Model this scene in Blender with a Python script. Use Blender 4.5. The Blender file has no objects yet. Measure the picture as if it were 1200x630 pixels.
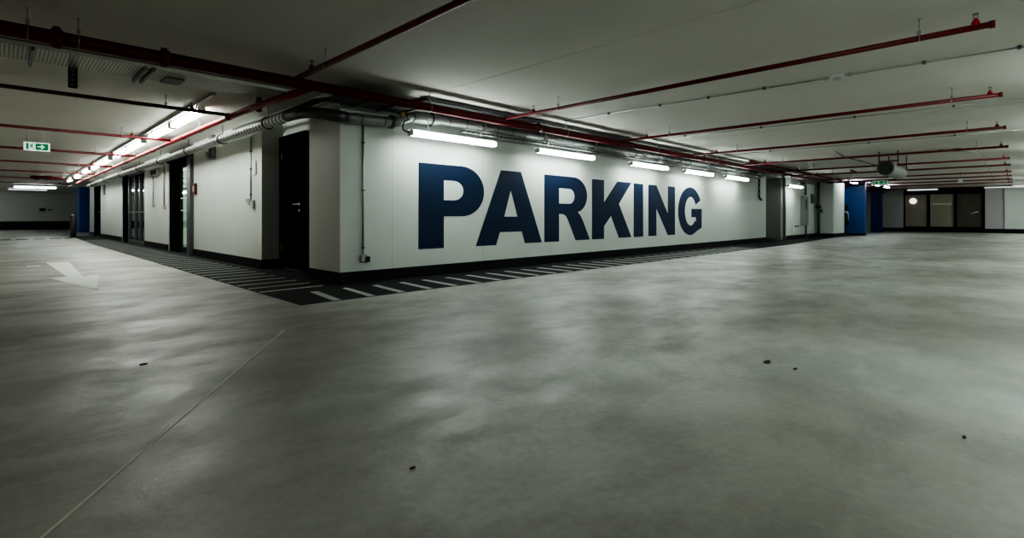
import bpy, bmesh, math, random
from mathutils import Vector, Matrix
random.seed(7)
sc = bpy.context.scene
col = sc.collection
PI = math.pi

# ------------------------------------------------------------------ materials
def mat(name, rgb, rough=0.6, metal=0.0, emit=None, strength=0.0, var=0.0, vscale=4.0, bump=0.0, bscale=60.0, spec=0.5, sm=False):
    m = bpy.data.materials.new(name); m.use_nodes = True
    nt = m.node_tree; N = nt.nodes; L = nt.links
    b = N['Principled BSDF']
    b.inputs['Base Color'].default_value = (*rgb, 1)
    b.inputs['Roughness'].default_value = rough
    b.inputs['Metallic'].default_value = metal
    b.inputs['Specular IOR Level'].default_value = spec
    if emit:
        b.inputs['Emission Color'].default_value = (*emit, 1)
        b.inputs['Emission Strength'].default_value = strength
    tc = N.new('ShaderNodeTexCoord')
    if var > 0:
        n = N.new('ShaderNodeTexNoise'); n.inputs['Scale'].default_value = vscale; n.inputs['Detail'].default_value = 6
        r = N.new('ShaderNodeMapRange'); r.inputs['To Min'].default_value = 1 - var; r.inputs['To Max'].default_value = 1 + var * .4
        mx = N.new('ShaderNodeVectorMath'); mx.operation = 'SCALE'
        mx.inputs[0].default_value = rgb
        L.new(tc.outputs['Object'], n.inputs['Vector']); L.new(n.outputs['Fac'], r.inputs['Value'])
        L.new(r.outputs['Result'], mx.inputs['Scale']); L.new(mx.outputs['Vector'], b.inputs['Base Color'])
    if bump > 0:
        n2 = N.new('ShaderNodeTexNoise'); n2.inputs['Scale'].default_value = bscale; n2.inputs['Detail'].default_value = 4
        bp = N.new('ShaderNodeBump'); bp.inputs['Strength'].default_value = bump; bp.inputs['Distance'].default_value = .01
        L.new(tc.outputs['Object'], n2.inputs['Vector']); L.new(n2.outputs['Fac'], bp.inputs['Height']); L.new(bp.outputs['Normal'], b.inputs['Normal'])
    return m

def floor_material():
    m = bpy.data.materials.new('polished_concrete'); m.use_nodes = True
    nt = m.node_tree; N = nt.nodes; L = nt.links; b = N['Principled BSDF']
    tc = N.new('ShaderNodeTexCoord')
    def noise(scale, detail, dist=0.0, stretch=(1, 1, 1), rot=0.0, rough=.55):
        mp = N.new('ShaderNodeMapping'); mp.inputs['Scale'].default_value = stretch; mp.inputs['Rotation'].default_value = (0, 0, rot)
        n = N.new('ShaderNodeTexNoise'); n.inputs['Scale'].default_value = scale; n.inputs['Detail'].default_value = detail
        n.inputs['Distortion'].default_value = dist; n.inputs['Roughness'].default_value = rough
        L.new(tc.outputs['Object'], mp.inputs['Vector']); L.new(mp.outputs['Vector'], n.inputs['Vector'])
        return n.outputs['Fac']
    def ramp(src, lo, hi, a, c):
        r = N.new('ShaderNodeMapRange'); r.interpolation_type = 'SMOOTHSTEP'; r.inputs['From Min'].default_value = lo; r.inputs['From Max'].default_value = hi
        r.inputs['To Min'].default_value = a; r.inputs['To Max'].default_value = c
        L.new(src, r.inputs['Value']); return r.outputs['Result']
    def math_(op, a, c):
        n = N.new('ShaderNodeMath'); n.operation = op
        for i, v in enumerate((a, c)):
            if isinstance(v, (int, float)): n.inputs[i].default_value = v
            else: L.new(v, n.inputs[i])
        return n.outputs[0]
    big = noise(.45, 5, .15); mid = noise(1.3, 7, .25, (1, 1.5, 1), .6, .6); fine = noise(30, 4)
    grit = noise(190, 2, 0, rough=.7)
    k = math_('MULTIPLY', ramp(big, .35, .68, .90, 1.07), ramp(mid, .36, .60, .82, 1.05))
    k = math_('MULTIPLY', k, ramp(fine, .3, .7, .95, 1.05))
    mixc = N.new('ShaderNodeMix'); mixc.data_type = 'RGBA'
    L.new(ramp(big, .4, .62, 0, 1), mixc.inputs['Factor'])
    mixc.inputs['A'].default_value = (.345, .332, .300, 1); mixc.inputs['B'].default_value = (.415, .425, .395, 1)
    vm = N.new('ShaderNodeVectorMath'); vm.operation = 'SCALE'
    L.new(mixc.outputs['Result'], vm.inputs[0]); L.new(k, vm.inputs['Scale']); L.new(vm.outputs['Vector'], b.inputs['Base Color'])
    rg = math_('ADD', ramp(mid, .33, .70, .43, .29), ramp(noise(3.2, 6, .2, (1, 1.6, 1), .8, .65), .32, .68, .14, .0))
    L.new(rg, b.inputs['Roughness'])
    h = math_('ADD', math_('MULTIPLY', mid, .8), math_('MULTIPLY', noise(4.5, 6, .2, rough=.65), .75))
    h = math_('ADD', h, math_('MULTIPLY', grit, .07))
    h = math_('ADD', h, math_('MULTIPLY', fine, .05))
    bp = N.new('ShaderNodeBump'); bp.inputs['Strength'].default_value = .55; bp.inputs['Distance'].default_value = .010
    L.new(h, bp.inputs['Height']); L.new(bp.outputs['Normal'], b.inputs['Normal'])
    b.inputs['Specular IOR Level'].default_value = .5
    return m

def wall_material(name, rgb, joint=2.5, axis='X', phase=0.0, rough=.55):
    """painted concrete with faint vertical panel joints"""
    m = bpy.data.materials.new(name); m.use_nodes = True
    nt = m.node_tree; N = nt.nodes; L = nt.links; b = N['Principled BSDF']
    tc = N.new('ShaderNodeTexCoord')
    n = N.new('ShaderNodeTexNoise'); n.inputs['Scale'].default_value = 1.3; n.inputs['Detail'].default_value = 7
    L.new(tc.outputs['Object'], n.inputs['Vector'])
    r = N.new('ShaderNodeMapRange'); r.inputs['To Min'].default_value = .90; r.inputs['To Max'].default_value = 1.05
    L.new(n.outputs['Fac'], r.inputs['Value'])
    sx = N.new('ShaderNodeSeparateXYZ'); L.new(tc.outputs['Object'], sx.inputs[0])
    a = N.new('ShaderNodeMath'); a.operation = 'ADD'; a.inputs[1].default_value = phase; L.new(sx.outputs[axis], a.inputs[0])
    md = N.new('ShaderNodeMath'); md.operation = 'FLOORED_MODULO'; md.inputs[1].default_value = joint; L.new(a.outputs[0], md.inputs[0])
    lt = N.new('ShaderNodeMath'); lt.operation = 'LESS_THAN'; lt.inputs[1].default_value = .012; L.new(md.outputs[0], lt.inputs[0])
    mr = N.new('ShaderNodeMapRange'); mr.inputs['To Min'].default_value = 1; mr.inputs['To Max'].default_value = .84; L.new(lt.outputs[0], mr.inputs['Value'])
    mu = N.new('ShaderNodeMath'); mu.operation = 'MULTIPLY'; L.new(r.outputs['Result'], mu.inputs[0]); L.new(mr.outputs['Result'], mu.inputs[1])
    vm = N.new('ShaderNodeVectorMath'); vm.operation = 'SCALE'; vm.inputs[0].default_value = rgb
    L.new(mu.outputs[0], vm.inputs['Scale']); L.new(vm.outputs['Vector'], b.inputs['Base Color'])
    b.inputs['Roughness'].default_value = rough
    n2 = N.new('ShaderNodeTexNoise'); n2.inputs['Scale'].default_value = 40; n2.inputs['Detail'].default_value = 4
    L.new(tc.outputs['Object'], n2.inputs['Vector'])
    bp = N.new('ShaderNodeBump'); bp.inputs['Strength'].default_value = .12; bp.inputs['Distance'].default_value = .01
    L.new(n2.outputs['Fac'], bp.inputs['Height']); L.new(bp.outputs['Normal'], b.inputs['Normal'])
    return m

def duct_material(name, rgb, axis, step, width):
    m = mat(name, rgb, .36, .35, var=.3, vscale=4); nt = m.node_tree; N = nt.nodes; L = nt.links; b = N['Principled BSDF']
    src = b.inputs['Base Color'].links[0].from_socket
    tc = N.new('ShaderNodeTexCoord'); sx = N.new('ShaderNodeSeparateXYZ'); L.new(tc.outputs['Object'], sx.inputs[0])
    md = N.new('ShaderNodeMath'); md.operation = 'FLOORED_MODULO'; md.inputs[1].default_value = step; L.new(sx.outputs[axis], md.inputs[0])
    lt = N.new('ShaderNodeMath'); lt.operation = 'LESS_THAN'; lt.inputs[1].default_value = width; L.new(md.outputs[0], lt.inputs[0])
    mr = N.new('ShaderNodeMapRange'); mr.inputs['To Min'].default_value = 1; mr.inputs['To Max'].default_value = .30; L.new(lt.outputs[0], mr.inputs['Value'])
    vm = N.new('ShaderNodeVectorMath'); vm.operation = 'SCALE'; L.new(src, vm.inputs[0]); L.new(mr.outputs['Result'], vm.inputs['Scale'])
    L.new(vm.outputs['Vector'], b.inputs['Base Color']); return m

def perforated_material(name, rgb, step=.028):
    """galvanised sheet punched with a staggered grid of dark slots"""
    m = bpy.data.materials.new(name); m.use_nodes = True
    nt = m.node_tree; N = nt.nodes; L = nt.links; b = N['Principled BSDF']
    tc = N.new('ShaderNodeTexCoord'); mp = N.new('ShaderNodeMapping'); mp.inputs['Scale'].default_value = (1 / step, 1 / step, 1 / step)
    L.new(tc.outputs['Object'], mp.inputs['Vector'])
    v = N.new('ShaderNodeTexVoronoi'); v.feature = 'F1'; v.inputs['Scale'].default_value = 1.0; v.inputs['Randomness'].default_value = 0.0
    L.new(mp.outputs['Vector'], v.inputs['Vector'])
    v.voronoi_dimensions = '2D'
    lt = N.new('ShaderNodeMath'); lt.operation = 'LESS_THAN'; lt.inputs[1].default_value = .30; L.new(v.outputs['Distance'], lt.inputs[0])
    mix = N.new('ShaderNodeMix'); mix.data_type = 'RGBA'; L.new(lt.outputs[0], mix.inputs['Factor'])
    mix.inputs['A'].default_value = (*rgb, 1); mix.inputs['B'].default_value = (.02, .02, .02, 1)
    L.new(mix.outputs['Result'], b.inputs['Base Color'])
    b.inputs['Roughness'].default_value = .45; b.inputs['Metallic'].default_value = .5
    return m

def glass_material(name, tint=(.8, .9, .85), mix=.35):
    m = bpy.data.materials.new(name); m.use_nodes = True
    nt = m.node_tree; N = nt.nodes; L = nt.links
    N.remove(N['Principled BSDF'])
    t = N.new('ShaderNodeBsdfTransparent'); t.inputs['Color'].default_value = (*tint, 1)
    g = N.new('ShaderNodeBsdfGlossy'); g.inputs['Roughness'].default_value = .03; g.inputs['Color'].default_value = (.9, .95, .92, 1)
    mx = N.new('ShaderNodeMixShader')
    lw = N.new('ShaderNodeLayerWeight'); lw.inputs['Blend'].default_value = .5
    fr = N.new('ShaderNodeMath'); fr.operation = 'POWER'; fr.inputs[1].default_value = 4.0; L.new(lw.outputs['Facing'], fr.inputs[0])
    ad = N.new('ShaderNodeMath'); ad.operation = 'MULTIPLY_ADD'; ad.inputs[1].default_value = .7; ad.inputs[2].default_value = mix * .2
    L.new(fr.outputs[0], ad.inputs[0]); L.new(ad.outputs[0], mx.inputs[0])
    L.new(t.outputs[0], mx.inputs[1]); L.new(g.outputs[0], mx.inputs[2]); L.new(mx.outputs[0], N['Material Output'].inputs['Surface'])
    return m

M = {}
M['floor'] = floor_material()
M['ceiling'] = mat('ceiling_paint', (.64, .62, .57), .8, var=.10, vscale=.8, bump=.15, bscale=30)
M['wall'] = wall_material('wall_paint_front', (.66, .69, .65), 1.66, 'X', -3.75)
M['wall_y'] = wall_material('wall_paint_side', (.66, .69, .65), 60.0, 'Y', 0.0)
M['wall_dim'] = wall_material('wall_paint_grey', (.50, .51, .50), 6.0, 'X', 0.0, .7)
M['wall_pink'] = mat('wall_paint_lilac', (.50, .46, .49), .6, var=.05)
M['cabgrey'] = mat('cabinet_grey', (.24, .245, .24), .5, var=.08)
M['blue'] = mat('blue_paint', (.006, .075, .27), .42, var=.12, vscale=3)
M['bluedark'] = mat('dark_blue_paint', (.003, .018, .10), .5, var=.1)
M['base'] = mat('baseboard_black', (.012, .013, .014), .6, var=.2, vscale=6, spec=.25)
M['strip'] = mat('dark_walkway_paint', (.022, .023, .023), .72, var=.35, vscale=5, bump=.2, bscale=80, spec=.15)
M['stripe'] = mat('white_road_paint', (.42, .44, .42), .65, var=.3, vscale=9, spec=.3)
M['arrow'] = mat('arrow_road_paint', (.92, .95, .90), .85, var=.06, vscale=9, spec=.3)
M['navy'] = mat('navy_wall_paint', (.003, .019, .060), .5, var=.25, vscale=1.2, spec=.3)
M['red'] = mat('red_pipe_enamel', (.27, .006, .012), .42, var=.15, vscale=8, spec=.35)
M['red_dark'] = mat('dark_red_pipe_enamel', (.120, .004, .010), .45, var=.15, vscale=8, spec=.35)
M['zinc'] = mat('galvanised_steel', (.42, .43, .43), .38, .8, var=.35, vscale=5)
M['duct'] = mat('spiral_duct_zinc', (.50, .52, .51), .36, .35, var=.3, vscale=4)
M['duct_y'] = duct_material('ribbed_duct_zinc', (.72, .74, .73), 'Y', .13, .05)
M['duct'] = duct_material('seamed_duct_zinc', (.30, .31, .305), 'X', .32, .02)
M['ductdark'] = mat('dull_duct_zinc', (.12, .12, .12), .5, .6, var=.3)
M['black'] = mat('black_rubber', (.012, .012, .012), .6, var=.2)
M['doorblack'] = mat('black_door_paint', (.006, .006, .007), .8, var=.2, vscale=2, spec=.0)
M['framegrey'] = mat('grey_frame_metal', (.13, .135, .14), .4, .4, var=.1)
M['darkgrey'] = mat('dark_grey_door', (.26, .26, .26), .5, var=.1)
M['chrome'] = mat('brushed_steel', (.80, .81, .80), .3, .3, var=.05)
M['plastic'] = mat('grey_plastic', (.42, .43, .42), .5, var=.08)
M['white'] = mat('white_plastic', (.72, .74, .72), .4, var=.05)
M['signwhite'] = mat('sign_white', (.85, .9, .87), .4, emit=(.8, 1, .9), strength=.35)
M['green'] = mat('sign_green', (.0, .19, .07), .4, emit=(.0, .5, .16), strength=.12)
M['rust'] = mat('brown_leaf', (.055, .045, .03), .8, var=.3)
M['cable'] = mat('cable_bundle', (.05, .05, .055), .55, var=.3)
M['yellow'] = mat('yellow_tag', (.55, .42, .03), .5, var=.1)
M['perf'] = perforated_material('perforated_tray', (.50, .50, .44), .030)  # paler, warmer copy of the tray sheet, its lit look put into the colour
M['perfdark'] = perforated_material('perforated_tray_dark', (.13, .13, .13))
M['glass'] = glass_material('clear_glass')
M['glassdark'] = glass_material('smoked_glass', (.30, .32, .31), .6)
M['glassbrown'] = mat('dim_brown_glass', (.09, .08, .062), .2, var=.25, vscale=.9)
M['glasswarm'] = mat('frosted_warm_glass', (.36, .32, .245), .3, var=.25, vscale=.9)
M['tube'] = mat('lamp_diffuser', (.9, .95, .92), .4, emit=(.90, 1.0, .95), strength=23)
M['tubeside'] = mat('lamp_diffuser_side', (.9, .95, .92), .4, emit=(.86, 1.0, .94), strength=46)
M['tubeleft'] = mat('lamp_diffuser_left', (.9, .95, .92), .4, emit=(.92, 1.0, .93), strength=22)
M['tubewarm'] = mat('lamp_diffuser_warm', (.9, .9, .85), .4, emit=(1.0, .92, .80), strength=26)
M['tubefaint'] = mat('lamp_diffuser_faint', (.3, .3, .3), .4, emit=(.9, .95, 1.0), strength=.45)
M['tubedim'] = mat('lamp_diffuser_far', (.9, .95, .92), .4, emit=(.86, .95, 1.0), strength=16)
M['globe'] = mat('globe_lamp_glass', (.9, .9, .8), .4, emit=(1, .95, .78), strength=.9)

# ------------------------------------------------------------------ mesh helpers
def box(bm, x0, x1, y0, y1, z0, z1):
    r = bmesh.ops.create_cube(bm, size=1.0)
    bmesh.ops.scale(bm, vec=(x1 - x0, y1 - y0, z1 - z0), verts=r['verts'])
    bmesh.ops.translate(bm, vec=((x0 + x1) / 2, (y0 + y1) / 2, (z0 + z1) / 2), verts=r['verts'])
    return r['verts']

def prism(bm, pts, z0, z1):
    lo = [bm.verts.new((x, y, z0)) for x, y in pts]; hi = [bm.verts.new((x, y, z1)) for x, y in pts]
    bm.faces.new(lo[::-1]); bm.faces.new(hi)
    n = len(pts)
    for i in range(n): bm.faces.new((lo[i], lo[(i + 1) % n], hi[(i + 1) % n], hi[i]))

def plate(bm, pts, origin, ux, uz, thick, holes=()):
    """flat outline pts (u,w) laid in the plane origin + u*ux + w*uz, extruded along ux x uz; holes are cut by triangulation"""
    ux, uz = Vector(ux), Vector(uz); n = ux.cross(uz).normalized(); o = Vector(origin)
    loops = [pts] + list(holes); edges = []; allv = []
    for lp in loops:
        vs = [bm.verts.new(o + ux * a + uz * b) for a, b in lp]; allv += vs
        for i in range(len(vs)): edges.append(bm.edges.new((vs[i], vs[(i + 1) % len(vs)])))
    g = bmesh.ops.triangle_fill(bm, use_beauty=True, use_dissolve=False, edges=edges)
    fs = [e for e in g['geom'] if isinstance(e, bmesh.types.BMFace)]
    ex = bmesh.ops.extrude_face_region(bm, geom=fs)
    vs = [e for e in ex['geom'] if isinstance(e, bmesh.types.BMVert)]
    bmesh.ops.translate(bm, vec=n * thick, verts=vs)

def sweep(bm, pts, radius, seg=14, cap=True):
    """tube through pts; radius is a number or a list"""
    pts = [Vector(p) for p in pts]; n = len(pts)
    rad = radius if isinstance(radius, (list, tuple)) else [radius] * n
    rings = []; prev = None
    for i, p in enumerate(pts):
        if i == 0: t = pts[1] - pts[0]
        elif i == n - 1: t = pts[-1] - pts[-2]
        else: t = (pts[i + 1] - pts[i]).normalized() + (pts[i] - pts[i - 1]).normalized()
        t.normalize()
        if prev is None:
            a = Vector((0, 0, 1)) if abs(t.z) < .9 else Vector((1, 0, 0))
            s = t.cross(a).normalized()
        else:
            s = (prev - t * prev.dot(t)).normalized()
        prev = s; u = t.cross(s)
        rings.append([bm.verts.new(p + (s * math.cos(2 * PI * k / seg) + u * math.sin(2 * PI * k / seg)) * rad[i]) for k in range(seg)])
    for i in range(n - 1):
        for k in range(seg):
            f = bm.faces.new((rings[i][k], rings[i][(k + 1) % seg], rings[i + 1][(k + 1) % seg], rings[i + 1][k])); f.smooth = True
    if cap:
        bm.faces.new(rings[0][::-1]); bm.faces.new(rings[-1])

def cyl(bm, a, b, r, seg=12): sweep(bm, [a, b], r, seg)

def lathe(bm, prof, origin, axis=(0, 0, 1), seg=24):
    """profile [(radius, along)] around axis"""
    o = Vector(origin); t = Vector(axis).normalized(); a = Vector((1, 0, 0)) if abs(t.x) < .9 else Vector((0, 1, 0))
    s = t.cross(a).normalized(); u = t.cross(s); rings = []
    for r, h in prof:
        rings.append([bm.verts.new(o + t * h + (s * math.cos(2 * PI * k / seg) + u * math.sin(2 * PI * k / seg)) * max(r, 1e-4)) for k in range(seg)])
    for i in range(len(rings) - 1):
        for k in range(seg):
            f = bm.faces.new((rings[i][k], rings[i][(k + 1) % seg], rings[i + 1][(k + 1) % seg], rings[i + 1][k])); f.smooth = True
    bm.faces.new(rings[0][::-1]); bm.faces.new(rings[-1])

def ring(bm, center, axis, R, r, seg=28, k=8):
    c = Vector(center); t = Vector(axis).normalized(); a = Vector((0, 0, 1)) if abs(t.z) < .9 else Vector((1, 0, 0))
    s = t.cross(a).normalized(); u = t.cross(s); rr = []
    for i in range(seg):
        d = s * math.cos(2 * PI * i / seg) + u * math.sin(2 * PI * i / seg)
        rr.append([bm.verts.new(c + d * (R + r * math.cos(2 * PI * j / k)) + t * r * math.sin(2 * PI * j / k)) for j in range(k)])
    for i in range(seg):
        for j in range(k):
            f = bm.faces.new((rr[i][j], rr[(i + 1) % seg][j], rr[(i + 1) % seg][(j + 1) % k], rr[i][(j + 1) % k])); f.smooth = True

ORG = {}
def link(name, bm, m, parent=None, bevel=0.0, label=None):
    o_ = ORG.get(parent.name, Vector((0, 0, 0))) if parent else Vector((0, 0, 0))
    bmesh.ops.recalc_face_normals(bm, faces=bm.faces)
    if parent: bmesh.ops.translate(bm, vec=-o_, verts=bm.verts)
    me = bpy.data.meshes.new(name); bm.to_mesh(me); bm.free()
    me.materials.append(m)
    o = bpy.data.objects.new(name, me); col.objects.link(o)
    if parent: o.parent = parent
    ORG[o.name] = o_
    if bevel:
        b = o.modifiers.new('bevel', 'BEVEL'); b.width = bevel; b.segments = 2; b.limit_method = 'ANGLE'
    if label: o['label'] = label
    return o

def thing(name, label, cat, loc, group=None):
    o = bpy.data.objects.new(name, None); o.empty_display_size = .1; col.objects.link(o); o.location = loc
    ORG[o.name] = Vector(loc); o['label'] = label; o['category'] = cat
    if group: o['group'] = group
    return o

def tag(o, label, cat, group=None):
    o['label'] = label; o['category'] = cat
    if group: o['group'] = group
    return o

def struct(name, bm, m, bevel=0.0):
    o = link(name, bm, m, None, bevel); o['kind'] = 'structure'; return o

def BM(): return bmesh.new()
def bx(*a):
    b = BM(); box(b, *a); return b

CZ = 2.47
# ------------------------------------------------------------------ the shell
struct('floor', bx(-9, 41, -9, 47, -.2, 0), M['floor'])
struct('ceiling', bx(-9, 41, -9, 47, CZ, CZ + .25), M['ceiling'])
for i, x in enumerate((4.0, 10.2, 16.4, 22.6)):
    struct('trim_%d' % (i + 1), bx(x, x + .006, -9, 6.0, CZ - .003, CZ + .01), M['ceiling'])
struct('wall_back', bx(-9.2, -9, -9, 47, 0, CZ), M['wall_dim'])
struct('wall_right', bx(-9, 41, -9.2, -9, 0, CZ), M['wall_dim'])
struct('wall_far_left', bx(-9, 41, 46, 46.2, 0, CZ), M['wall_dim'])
struct('baseboard_far_left', bx(-9, 4.4, 45.98, 46, 0, .56), M['base'])

b = BM(); prism(b, [(3, 6), (18.45, 6), (18.45, 6.75), (18.2, 6.75), (18.2, 6.3), (3.45, 6.3), (3.45, 6.9), (3, 6.9)], 0, CZ)
struct('wall_front', b, M['wall'])
b = BM(); prism(b, [(2.985, 5.985), (18.465, 5.985), (18.465, 6.02), (3.02, 6.02), (3.02, 6.915), (2.985, 6.915)], 0, .15)
struct('baseboard_front', b, M['base'])
struct('wall_door_recess', bx(3.33, 3.5, 6.9, 8.7, 0, CZ), M['wall_y'])
struct('wall_left', bx(3.0, 3.33, 8.7, 12.83, 0, CZ), M['wall_y'])
b = BM(); prism(b, [(2.985, 8.685), (3.32, 8.685), (3.32, 8.70), (3.0, 8.70), (3.0, 12.83), (2.985, 12.83)], 0, .15)
struct('baseboard_left', b, M['base'])
struct('wall_left_middle', bx(3.0, 3.25, 15.2, 18.2, 0, CZ), M['wall_y'])
struct('baseboard_left_middle', bx(2.985, 3.0, 15.2, 18.2, 0, .15), M['base'])
struct('wall_left_far', bx(3.0, 3.25, 22.1, 27.5, 0, CZ), M['wall_y'])
struct('baseboard_left_far', bx(2.985, 3.0, 22.1, 27.5, 0, .15), M['base'])
struct('wall_left_end', bx(3.0, 3.6, 29.4, 31.2, 0, CZ), M['wall_y'])
struct('baseboard_left_end', bx(2.985, 3.0, 29.4, 31.2, 0, .15), M['base'])
# lintels over the glazed openings and the far black door
struct('trim_5', bx(3.03, 3.2, 12.83, 15.2, 2.2, CZ), M['doorblack'])
struct('trim_6', bx(3.03, 3.2, 18.2, 22.1, 2.25, CZ), M['doorblack'])
struct('trim_7', bx(3.03, 3.2, 27.5, 29.4, 2.15, CZ), M['wall_y'])

# lobby behind the glazed door
struct('wall_lobby_back', bx(5.6, 5.7, 12.3, 18.0, 0, CZ), M['wall_y'])
struct('wall_lobby_end', bx(3.3, 5.6, 17.0, 17.1, 0, CZ), M['wall'])
struct('wall_lobby_side', bx(3.34, 5.6, 12.3, 12.4, 0, CZ), M['wall'])
struct('wall_store_back', bx(4.6, 4.7, 17.9, 23, 0, CZ), M['wall_dim'])
struct('wall_store_end', bx(3.3, 4.6, 23, 23.1, 0, CZ), M['wall_dim'])

# parking wall beyond the recess
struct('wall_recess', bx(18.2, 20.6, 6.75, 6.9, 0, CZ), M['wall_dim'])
struct('wall_right_middle', bx(20.35, 24.6, 6.0, 6.3, 0, CZ), M['wall'])
struct('baseboard_right_middle', bx(20.35, 24.6, 5.985, 6.0, 0, .15), M['base'])
struct('wall_right_pillar', bx(24.6, 26.5, 5.32, 6.6, 0, CZ), M['wall_y'], .05)
b = BM(); prism(b, [(24.585, 5.305), (26.5, 5.305), (26.5, 5.32), (24.6, 5.32), (24.6, 5.99), (24.585, 5.99)], 0, .15)
struct('baseboard_right_pillar', b, M['base'])
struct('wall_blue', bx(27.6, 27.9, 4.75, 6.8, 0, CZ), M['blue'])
struct('baseboard_blue', bx(27.585, 27.6, 4.735, 5.6, 0, .10), M['base'])
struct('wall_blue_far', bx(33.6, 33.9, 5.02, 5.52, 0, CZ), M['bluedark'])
struct('wall_blue_return', bx(27.9, 33.6, 5.9, 6.1, 0, CZ), M['doorblack'])
struct('wall_between_blue', bx(35.5, 35.7, 5.4, 7.5, 0, CZ), M['wall_dim'])

# far wall with the lit windows
FX = 37.0
struct('wall_far_right', bx(FX, FX + .2, 4.5, 8.0, 0, CZ), M['wall_dim'])
struct('wall_far_right_lilac', bx(FX, FX + .2, .28, 1.03, 0, CZ), M['wall_pink'])
struct('wall_far_right_white', bx(FX - .12, FX + .2, -9, .28, 0, CZ), M['wall'])
struct('baseboard_far_right', bx(FX - .02, FX, .28, 1.03, 0, .22), M['base'])
struct('baseboard_far_right_white', bx(FX - .14, FX - .12, -9, .28, 0, .22), M['base'])
struct('baseboard_far_right_grey', bx(FX - .02, FX, 4.5, 6, 0, .22), M['base'])
b = BM(); box(b, FX, FX + .2, 1.03, 4.5, 0, .24); box(b, FX, FX + .2, 1.03, 4.5, 2.2, CZ)
struct('trim_8', b, M['doorblack'])

# far-left blue column
struct('wall_blue_column', bx(3.0, 4.4, 35.7, 38.2, 0, CZ), M['blue'])
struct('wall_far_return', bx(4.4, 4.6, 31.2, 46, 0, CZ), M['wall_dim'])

# ------------------------------------------------------------------ doors and glazing in the shell
def lever(parent, x, y, z, dy):
    """lever handle on a face looking along -X"""
    b = BM(); lathe(b, [(.024, 0), (.024, .008), (.010, .010), (.010, .045)], (x, y, z), (-1, 0, 0), 16)
    sweep(b, [(x - .045, y, z), (x - .048, y + dy * .03, z), (x - .048, y + dy * .13, z - .004)], .009, 10)
    lathe(b, [(.022, 0), (.022, .010)], (x, y, z - .10), (-1, 0, 0), 16)
    h = link('door_handle', b, M['chrome'], parent, label='chrome lever handle and lock rose'); return h

d1 = struct('door_1', bx(3.285, 3.325, 7.72, 8.62, .02, 2.12), M['doorblack'], .004)
b = BM()
box(b, 3.27, 3.33, 8.62, 8.685, 0, 2.16); box(b, 3.27, 3.33, 7.66, 7.72, 0, 2.16); box(b, 3.27, 3.33, 7.66, 8.685, 2.12, 2.17)
link('door_frame', b, M['doorblack'], d1)
b = BM()
for z in (.35, 1.85): cyl(b, (3.278, 8.6, z - .05), (3.278, 8.6, z + .05), .008)
link('hinge', b, M['chrome'], d1)
lever(d1, 3.285, 7.91, 1.05, 1)

# glazed door, half open leaf of glass with push bars
d2 = struct('door_2', bx(3.02, 3.10, 14.2, 15.18, 0, 2.2), M['doorblack'])
b = BM(); box(b, 2.93, 3.12, 12.84, 13.12, 0, CZ - .14)
link('door_frame', b, M['framegrey'], d2, .004, label='grey steel door post')
b = BM(); box(b, 3.0, 3.12, 13.12, 14.2, 2.12, 2.2)
box(b, 2.94, 3.06, 13.12, 15.15, 2.2, 2.3)
link('door_closer', b, M['doorblack'], d2)
b = BM(); x0, x1 = 3.04, 3.085
box(b, x0, x1, 13.13, 13.18, .02, 2.12); box(b, x0, x1, 14.12, 14.2, .02, 2.12); box(b, x0, x1, 13.18, 14.12, .02, .14); box(b, x0, x1, 13.18, 14.12, 2.02, 2.12); box(b, 3.055, 3.07, 13.18, 14.12, 1.5, 1.53)
link('leaf_frame', b, M['base'], d2, .003)
link('pane', bx(3.058, 3.066, 13.18, 14.12, .14, 2.02), M['glass'], d2)
b = BM()
for z in (1.0, 1.28):
    cyl(b, (2.98, 13.20, z), (2.98, 13.80, z), .014)
    for y in (13.22, 13.78): cyl(b, (2.98, y, z), (3.04, y, z), .009)
link('push_bar', b, M['chrome'], d2)

# second glazed opening: dark frame, four mullions
w1 = struct('window_1', bx(3.02, 3.12, 20.9, 22.1, 0, 2.25), M['doorblack'])
b = BM()
for y in (18.2, 18.95, 19.75, 20.85): box(b, 3.0, 3.1, y, y + .09, 0, 2.25)
box(b, 3.0, 3.1, 18.2, 20.9, 0, .10); box(b, 3.0, 3.1, 18.2, 20.9, 2.17, 2.25); box(b, 3.02, 3.08, 18.2, 20.9, .98, 1.02)
link('window_frame', b, M['framegrey'], w1, .003)
for y0, y1 in ((18.29, 18.95), (19.04, 19.75), (19.84, 20.85)):
    link('pane', bx(3.045, 3.055, y0, y1, .10, 2.17), M['glassdark'], w1)

# far black door on the left
d3 = struct('door_3', bx(3.04, 3.10, 27.56, 29.34, .01, 2.12), M['doorblack'], .004)
b = BM(); box(b, 2.98, 3.12, 27.5, 27.56, 0, 2.15); box(b, 2.98, 3.12, 29.34, 29.4, 0, 2.15); box(b, 2.98, 3.12, 27.5, 29.4, 2.12, 2.17)
link('door_frame', b, M['doorblack'], d3)
lever(d3, 3.04, 27.8, 1.05, 1)

# grey door leaf closing the recess side
d4 = struct('door_4', bx(20.30, 20.348, 6.09, 6.74, .02, 2.25), M['darkgrey'], .004)
b = BM(); box(b, 20.29, 20.35, 6.01, 6.085, .1, 2.25)
link('door_frame', b, M['white'], d4, label='white frame strip')
b = BM(); box(b, 20.25, 20.29, 6.03, 6.06, 1.15, 1.42)
link('door_handle', b, M['chrome'], d4)
struct('trim_9', bx(20.27, 20.37, 5.93, 6.0, 0, 2.3), M['framegrey'])
struct('trim_10', bx(18.45, 20.35, 6.05, 6.7, 2.28, CZ), M['wall_dim'])

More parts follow.
